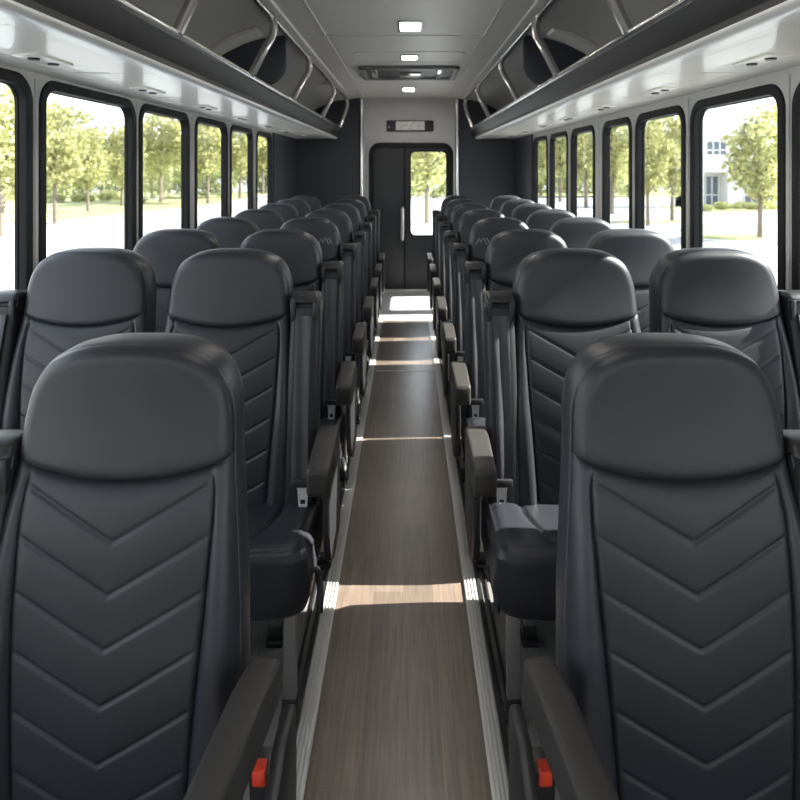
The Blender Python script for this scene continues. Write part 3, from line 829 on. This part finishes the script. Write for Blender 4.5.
lf = [(XM - 0.006, 0.03), (XM - 0.006, DZ - 0.05), (DX0 + 0.15, DZ - 0.05)] + [(DX0 + 0.15 + 0.10 * math.cos(a), DZ - 0.15 + 0.10 * math.sin(a)) for a in np.linspace(PI / 2, PI, 8)][1:] + [(DX0 + 0.05, 0.03)]
ll = ob('door_leaf', plate_mesh('door_leaf', lf, [], 0.03, DOORM, 'xz', Y1 + 0.012, 0.003), d_)
PX0, PX1, PZ0, PZ1 = 0.066, 0.541, 0.775, 1.905
rf = [(DX1 - 0.05, 0.03)] + [(DX1 - 0.15 + 0.10 * math.cos(a), DZ - 0.15 + 0.10 * math.sin(a)) for a in np.linspace(0, PI / 2, 8)] + [(XM + 0.006, DZ - 0.05), (XM + 0.006, 0.03)]
rl_ = ob('door_leaf', plate_mesh('door_leaf', rf, [rrect(PX0, PX1, PZ0, PZ1, 0.06, 6)], 0.03, DOORM, 'xz', Y1 + 0.012, 0.003), d_)
tag(rl_, 'door leaf with tall glazed pane')
ob('pane_rim', plate_mesh('pane_rim', rrect(PX0 - 0.022, PX1 + 0.022, PZ0 - 0.022, PZ1 + 0.022, 0.08, 6), [rrect(PX0, PX1, PZ0, PZ1, 0.06, 6)], 0.02, RUBBER, 'xz', Y1, 0.006), rl_)
ob('pane', plate_mesh('pane', rrect(PX0 - 0.005, PX1 + 0.005, PZ0 - 0.005, PZ1 + 0.005, 0.06, 6), [], 0.003, GLASS, 'xz', Y1 + 0.026), rl_)
bm = bmesh.new(); add_box(bm, XM - 0.012, XM + 0.012, Y1 + 0.0, Y1 + 0.014, 0.03, DZ - 0.06, 0.003, 1)
ob('centre_seal', bm_mesh('centre_seal', bm, RUBBER), d_)
bm = bmesh.new(); add_box(bm, DX0 + 0.04, DX1 - 0.04, Y1 - 0.02, Y1 + 0.03, 0.0, 0.035, 0.006, 1)
ob('door_sill', bm_mesh('door_sill', bm, ALU), d_)
hd = ob('handle', bm_mesh('handle', (lambda b: (add_tube(b, smooth_path([(-0.05, Y1 + 0.01, 1.13), (-0.05, Y1 - 0.055, 1.12), (-0.05, Y1 - 0.06, 1.06), (-0.05, Y1 - 0.06, 0.79), (-0.05, Y1 - 0.055, 0.73), (-0.05, Y1 + 0.01, 0.72)], 6), 0.022, 12), b)[1])(bmesh.new()), HANDM), d_)
bm = bmesh.new()
for z in (1.13, 0.72): add_box(bm, -0.075, -0.025, Y1 + 0.0, Y1 + 0.014, z - 0.035, z + 0.035, 0.006)
ob('handle_plate', bm_mesh('handle_plate', bm, PLASTIC), hd)
# sign above the door
t_ = empty('door_sign', (0.055, Y1, 2.258), 'black sign box with pale label above the rear door', 'sign')
ob('sign_housing', plate_mesh('sign_housing', rrect(-0.318, 0.318, -0.075, 0.075, 0.02, 4), [], 0.035, PLASTIC, 'xz', -0.034, 0.006), t_)
ob('sign_label', plate_mesh('sign_label', rrect(-0.195, 0.195, -0.058, 0.060, 0.006, 2), [], 0.006, LABELW, 'xz', -0.038), t_)
bm = bmesh.new()
for x, z, w in ((-0.16, 0.035, 0.05), (-0.07, 0.037, 0.03), (0.03, 0.036, 0.05), (0.11, 0.034, 0.06), (-0.12, 0.0, 0.10), (0.0, 0.004, 0.04), (0.09, 0.0, 0.11), (-0.15, -0.03, 0.05), (-0.03, -0.034, 0.09), (0.10, -0.03, 0.05)):
    add_box(bm, x, x + w * 0.8, -0.0395, -0.037, z - 0.003, z + 0.003)
ob('label_print', bm_mesh('label_print', bm, INK, smooth=False), t_)
for x in (-0.262, 0.262):
    bm = bmesh.new(); add_tube(bm, [(x, -0.030, 0), (x, -0.042, 0)], [0.034, 0.030], 16)
    ob('sign_lamp', bm_mesh('sign_lamp', bm, PLASTIC), t_)
bm = bmesh.new(); add_box(bm, -0.30, -0.275, -0.045, -0.034, -0.028, -0.010, 0.003)
ob('sign_switch', bm_mesh('sign_switch', bm, LABELW), t_)

# front of the bus, behind the camera: dashboard wall with a wide windscreen
o = ob('wall_front', plate_mesh('wall_front', [(-1.55, 0), (1.55, 0), (1.55, 2.70), (-1.55, 2.70)], [rrect(-1.10, 1.10, 1.45, 2.35, 0.12, 6)], -0.05, WALLG, 'xz', Y0)); tag(o, 'front wall of the bus around the windscreen, behind the camera', 'wall', kind='structure')
wn = empty('window_%d' % (nwin + 1), (0, 0, 0), 'wide windscreen behind the camera', 'window', kind='structure')
ob('window_frame', plate_mesh('window_frame', rrect(-1.15, 1.15, 1.40, 2.40, 0.15, 6), [rrect(-1.09, 1.09, 1.46, 2.34, 0.12, 6)], 0.02, RUBBER, 'xz', Y0 + 0.001), wn)
ob('window_pane', plate_mesh('window_pane', rrect(-1.11, 1.11, 1.44, 2.36, 0.12, 6), [], -0.003, GLASS, 'xz', Y0 - 0.02), wn)

# ------------------------------------------------------------------ outside
GZ = -1.2
def ground_d(y): return (CZ - GZ) * F / (y - VPY)
bm = bmesh.new(); add_box(bm, -160, 160, -60, 200, GZ - 0.2, GZ)
o = ob('ground', bm_mesh('ground', bm, ASPH, smooth=False)); tag(o, 'pale sunlit asphalt car park around the bus', 'ground', kind='structure')
def blob(x, y, rx, ry, n=28, w=0.12):
    ph = rng.uniform(0, 6.28, 3)
    return [(x + rx * math.cos(t) * (1 + w * math.sin(2 * t + ph[0])), y + ry * math.sin(t) * (1 + w * math.sin(3 * t + ph[1]))) for t in np.linspace(0, 2 * PI, n, endpoint=False)]
def lawn(name, poly, label, h=0.10):
    t_ = empty(name, (0, 0, 0), label, 'lawn', kind='structure')
    bm = bmesh.new(); add_prism(bm, poly, 'z', GZ, GZ + h)
    ob('turf', bm_mesh('turf', bm, GRASS, smooth=False), t_)
    cx_ = sum(p[0] for p in poly) / len(poly); cy_ = sum(p[1] for p in poly) / len(poly)
    bm = bmesh.new(); add_prism(bm, [(cx_ + (p[0] - cx_) * (1 + 0.3 / max(1, math.hypot(p[0] - cx_, p[1] - cy_))), cy_ + (p[1] - cy_) * (1 + 0.3 / max(1, math.hypot(p[0] - cx_, p[1] - cy_)))) for p in poly], 'z', GZ, GZ + h - 0.03)
    ob('kerb', bm_mesh('kerb', bm, CONC, smooth=False), t_)
lawn('lawn_strip', [(-70, 33), (-18.5, 33), (-14.6, 48), (-14.5, 70), (-70, 70)], 'grass verge under the trees left of the bus')
lawn('lawn_island', blob(AT(757, 25.8), 26.2, 2.6, 1.3), 'small grass island round the lone tree on the right')
lawn('lawn_patch', blob(AT(704, 29.5), 29.8, 0.9, 0.7), 'tiny grass patch in the car park on the right')
lawn('lawn_patch', blob(AT(660, 32.5), 33.5, 2.2, 1.0), 'grass patch under the twin-trunk trees on the right')
lawn('lawn_bed', [(17.5, 41), (60, 41), (60, 45.5), (17.5, 45.5)], 'planted bed along the white office building')
lawn('lawn_bed', [(-14, 62), (60, 62), (60, 80), (-14, 80)], 'far grass behind the car park at the rear')

# trees ------------------------------------------------------------------------------
def leaf_cloud(name, blobs, n, size, material):
    V, Fs = [], []
    vol = np.array([b[3] ** 2 * b[4] for b in blobs]); pr = vol / vol.sum()
    for _ in range(n):
        b = blobs[rng.choice(len(blobs), p=pr)]
        v = rng.normal(size=3); v /= np.linalg.norm(v); r = rng.uniform(0.35, 1.0) ** 0.6
        c = np.array([b[0], b[1], b[2]]) + v * r * np.array([b[3], b[3], b[4]])
        x = rng.normal(size=3); x /= np.linalg.norm(x); y = np.cross(x, rng.normal(size=3)); y /= np.linalg.norm(y)
        s = size * rng.uniform(0.6, 1.4); k = len(V)
        V += [c - x * s, c + y * s * 0.5, c + x * s, c - y * s * 0.5]
        Fs.append((k, k + 1, k + 2, k + 3))
    me = bpy.data.meshes.new(name); me.from_pydata([tuple(v) for v in V], [], Fs); me.materials.append(material)
    return me
def trunk_mesh(h, r, branches):
    bm = bmesh.new()
    add_tube(bm, [(0, 0, -0.05), (0.02, 0, h * 0.3), (-0.02, 0.02, h * 0.65), (0, 0, h)], [r * 1.2, r * 0.95, r * 0.75, r * 0.3], 8)
    for b in range(branches):
        a = b * 2.4; z0 = h * (0.38 + 0.07 * b); L = h * 0.32
        add_tube(bm, [(0, 0, z0), (math.cos(a) * L * 0.4, math.sin(a) * L * 0.4, z0 + L * 0.45), (math.cos(a) * L * 0.7, math.sin(a) * L * 0.7, z0 + L)], [r * 0.5, r * 0.35, r * 0.12], 6)
    return bm_mesh('trunk', bm, BARK)
def crown(h, w, k, n0=14):
    out = [(0, 0, h * 0.58, w * 0.34, h * 0.32)]
    for i in range(n0):
        t = rng.uniform(0, 1); zz = h * (0.27 + 0.66 * t); rad = w * 0.44 * math.sin(PI * (0.12 + 0.80 * (1 - t) ** 0.9)) ** 0.8
        a = i * 2.4 + rng.uniform(-.4, .4)
        out.append((math.cos(a) * rad * 0.75, math.sin(a) * rad * 0.75, zz, w * rng.uniform(0.12, 0.2), h * rng.uniform(0.06, 0.1)))
    return out
TREES = []
for k in range(3):
    TREES.append((trunk_mesh(5.2, 0.11, 5), leaf_cloud('foliage', crown(6.4, 4.0, k, 18), 2600, 0.15, LEAF)))
BUSHY = [(trunk_mesh(5.0, 0.2, 5), leaf_cloud('foliage', [(0, 0, 3.2, 2.9, 3.4)] + crown(8.4, 6.8, k, 16), 3800, 0.28, LEAF2)) for k in range(2)]
SHRUB = leaf_cloud('foliage', [(0, 0, 0.4, 0.75, 0.5), (0.4, 0.1, 0.35, 0.5, 0.4), (-0.45, -0.1, 0.3, 0.5, 0.4)], 700, 0.10, LEAF3)
def tree(protos, k, x, y, s, sz, label, group, name='tree', z=None):
    t_ = empty(name, (x, y, GZ + 0.08 if z is None else z), label, 'tree', group)
    t_.rotation_euler.z = random.uniform(0, 6.28); t_.scale = (s, s, sz)
    ob('trunk', protos[k % len(protos)][0], t_); ob('foliage', protos[k % len(protos)][1], t_)
YG = 'young yellow-green trees in the car park'
LT = [(55, 33, 0.92, 1.04, 'yellow-green tree filling the left half of the second left window'), (2, 27, 1.1, 1.05, 'yellow-green tree seen through the nearest left window'),
      (88, 41, 0.75, 0.85, 'smaller yellow-green tree behind the trunk in the second left window'), (122, 47, 0.9, 1.0, 'yellow-green tree at the far edge of the second left window'),
      (161, 52, 1.35, 1.38, 'yellow-green tree with slim trunk in the third left window'), (208, 50, 1.15, 1.25, 'yellow-green tree seen through the fourth left window'),
      (240, 58, 1.2, 1.35, 'yellow-green tree seen through the fifth left window'), (263, 67, 1.3, 1.5, 'yellow-green tree seen through the last left window')]
for k, (px, d, s, sz, lab) in enumerate(LT): tree(TREES, k, AT(px, d), d, s, sz, lab, YG)
RT = [(760, 25.8, 0.82, 0.87, 'young yellow-green tree before the white building, second right window'), (648, 32, 0.72, 0.92, 'yellow-green tree, nearer one of the pair in the third right window'), (672, 34, 0.80, 0.95, 'yellow-green tree beside the building, other one of the third window pair'),
      (612, 40, 1.05, 1.15, 'yellow-green tree seen through the fourth right window'), (586, 46, 1.15, 1.2, 'yellow-green tree seen through the fifth right window'), (560, 54, 1.15, 1.35, 'yellow-green tree seen through the sixth right window'), (541, 64, 1.35, 1.5, 'yellow-green tree seen through the last right window'),
      (427, 33, 1.15, 1.0, 'yellow-green tree seen through the rear door pane'), ]
for k, (px, d, s, sz, lab) in enumerate(RT): tree(TREES, k + 1, AT(px, d), d, s, sz, lab, YG)
for k, px in enumerate(range(-60, 300, 36)):
    d = 74 + (k % 3) * 8
    tree(BUSHY, k, AT(px, d), d, 0.98 + 0.08 * ((k * 7) % 3), 0.78 + 0.10 * ((k * 5) % 3), 'dense green tree in the belt beyond the lawn left of the bus', 'tree belt on the left')
for k, px in enumerate((386, 420, 454, 535, 563, 591, 619, 647, 675)):
    d = 72 + (k % 3) * 9
    tree(BUSHY, k, AT(px, d), d, 1.0, 0.80 + 0.12 * (k % 2), 'dense green tree in the belt behind the bus' if px < 500 else 'dense green tree in the belt beyond the right windows', 'tree belt behind the bus' if px < 500 else 'tree belt on the right')
def hedge(pa, pb, d, h, n, label):
    x0, x1 = AT(pa, d), AT(pb, d)
    bl = []
    k = max(4, int((x1 - x0) / 1.6))
    for i in range(k):
        x = (x1 - x0) * (i + 0.5) / k
        hh = h * rng.uniform(0.75, 1.1)
        bl.append((x, rng.uniform(-.4, .4), hh * 0.5, 1.3, hh * 0.52))
    t_ = empty('hedge', (x0, d, GZ + 0.05), label, 'hedge')
    bm = bmesh.new()
    for i in range(0, k, 2):
        x = (x1 - x0) * (i + 0.5) / k
        add_tube(bm, [(x, 0, -0.05), (x + 0.1, 0, h * 0.4), (x, 0.1, h * 0.7)], [0.06, 0.05, 0.02], 6)
    ob('foliage', leaf_cloud('foliage', bl, n, 0.20, LEAF3), t_); ob('stems', bm_mesh('stems', bm, BARK), t_)
hedge(-110, 232, 60, 3.6, 5200, 'tall loose hedge of light green bushes behind the left lawn trees')
hedge(384, 462, 60, 3.0, 1600, 'light green hedge seen low in the rear door pane')
hedge(520, 650, 62, 3.4, 2400, 'light green hedge beyond the far right windows')
def shrub(px, d, s, label, group):
    o = ob('shrub', SHRUB, None, (AT(px, d), d, GZ + 0.06)); o.scale = (s, s, s * 0.9); o.rotation_euler.z = random.uniform(0, 6); tag(o, label, 'shrub', group)
for px, d, s in ((706, 41.6, 0.62), (722, 42.9, 0.75), (735, 43.6, 0.5), (742, 44.3, 0.65), (754, 43, 0.7), (770, 43.5, 0.75)):
    shrub(px, d, s, 'round shrub in the bed along the white building', 'shrubs along the white building')
for k, px in enumerate(range(-30, 140, 28)):
    d = 51 + (k % 3) * 1.8; shrub(px, d, 1.05 + 0.15 * (k % 2), 'low bushy shrub on the verge behind the left trees', 'shrubs on the left verge')
# office building
b_ = empty('office_building', (0, 0, 0), 'white two storey office building outside the right windows', 'building')
bx = lambda px: AT(px, 46.0)
bz = lambda y: CZ - (y - VPY) / F * 46.0
x0b, x1b = bx(690), bx(860)
bm = bmesh.new(); add_box(bm, x0b, x1b, 46.0, 48.6, bz(172), bz(124)); add_box(bm, x0b, bx(704), 46, 48.6, GZ, bz(172)); add_box(bm, bx(728), bx(743), 46, 48.6, GZ, bz(172))
add_box(bm, x0b, x1b, 47.2, 48.6, GZ, bz(172)); add_box(bm, bx(738), bx(741), 45.9, 46.4, GZ, bz(172))
ob('building_wall', bm_mesh('building_wall', bm, BWALL, smooth=False), b_)
ob('roof_edge', bm_mesh('roof_edge', (lambda b: (add_box(b, x0b - 0.2, x1b, 45.8, 48.6, bz(124), bz(122.5)), b)[1])(bmesh.new()), BWALL, smooth=False), b_)
for (xa, xb, ya, yb, nm) in ((706, 726, 141, 155, 3), (706, 726, 176, 206, 3), (745, 790, 196, 211, 6), (742, 790, 142, 154, 6)):
    yy = 46.0 if ya < 170 else 47.2
    bm = bmesh.new(); add_box(bm, bx(xa), bx(xb), yy - 0.06, yy + 0.01, bz(yb), bz(ya))
    w_ = ob('building_window', bm_mesh('building_window', bm, BGLASS, smooth=False), b_)
    bm = bmesh.new()
    for q in range(nm + 1):
        x = bx(xa) + (bx(xb) - bx(xa)) * q / nm; add_box(bm, x - 0.04, x + 0.04, yy - 0.10, yy, bz(yb), bz(ya))
    for z in (bz(ya), bz(yb), (bz(ya) * 0.35 + bz(yb) * 0.65)): add_box(bm, bx(xa), bx(xb), yy - 0.10, yy, z - 0.04, z + 0.04)
    ob('mullion', bm_mesh('mullion', bm, BWALL, smooth=False), w_)
# parked car far off
CARP = mat('grey_car_paint', (0.12, 0.13, 0.15), 0.3)
d = 76.0; xc = AT(213, d)
c_ = empty('parked_car', (xc, d, GZ + 0.0), 'small dark grey car parked far away outside the fourth left window', 'car')
bm = bmesh.new(); add_prism(bm, [(-0.85, 0.3), (0.85, 0.3), (0.88, 0.85), (0.80, 1.0), (0.62, 1.5), (-0.62, 1.5), (-0.80, 1.0), (-0.88, 0.85)], 'y', -2.0, 2.0, 0.12, 2)
ob('car_body', bm_mesh('car_body', bm, CARP), c_)
bm = bmesh.new(); add_prism(bm, [(-0.66, 1.02), (0.66, 1.02), (0.55, 1.42), (-0.55, 1.42)], 'y', -2.02, -1.98, 0)
ob('car_window', bm_mesh('car_window', bm, BGLASS), c_)
for sx in (-0.72, 0.72):
    for sy in (-1.3, 1.3):
        bm = bmesh.new(); add_tube(bm, [(sx - 0.1, sy, 0.32), (sx + 0.1, sy, 0.32)], 0.32, 16); ob('wheel', bm_mesh('wheel', bm, RUBBER), c_)

# ------------------------------------------------------------------ light
w = bpy.data.worlds.new('sky'); S.world = w; w.use_nodes = True
nt = w.node_tree; bg = nt.nodes['Background']
tc = nt.nodes.new('ShaderNodeTexCoord'); sx = nt.nodes.new('ShaderNodeSeparateXYZ'); rp = nt.nodes.new('ShaderNodeValToRGB')
nt.links.new(tc.outputs['Generated'], sx.inputs[0]); nt.links.new(sx.outputs['Z'], rp.inputs[0]); nt.links.new(rp.outputs[0], bg.inputs['Color'])
rp.color_ramp.elements[0].position = 0.0; rp.color_ramp.elements[0].color = (1.0, 1.0, 0.99, 1)
rp.color_ramp.elements[1].position = 0.8; rp.color_ramp.elements[1].color = (0.72, 0.84, 1.0, 1)
bg.inputs['Strength'].default_value = 2.6
sun = bpy.data.lights.new('sun', 'SUN'); so = bpy.data.objects.new('sun', sun); COL.objects.link(so)
sun.energy = 17.0; sun.angle = math.radians(0.6); sun.color = (1.0, 0.95, 0.86)
el = math.radians(37); az = math.radians(-3.2)   # from the right
dirv = Vector((-math.cos(el) * math.cos(az), math.cos(el) * math.sin(az), -math.sin(el)))
so.rotation_euler = dirv.to_track_quat('-Z', 'Y').to_euler(); so.location = (8, 4, 8)

S.view_settings.view_transform = 'Standard'; S.view_settings.look = 'None'
S.view_settings.gamma = 1.0; S.view_settings.use_curve_mapping = False
S.view_settings.exposure = 0.9
S.cycles.use_denoising = True
S.cycles.max_bounces = 10; S.cycles.diffuse_bounces = 6; S.cycles.transparent_max_bounces = 16
S.cycles.caustics_reflective = False; S.cycles.caustics_refractive = False
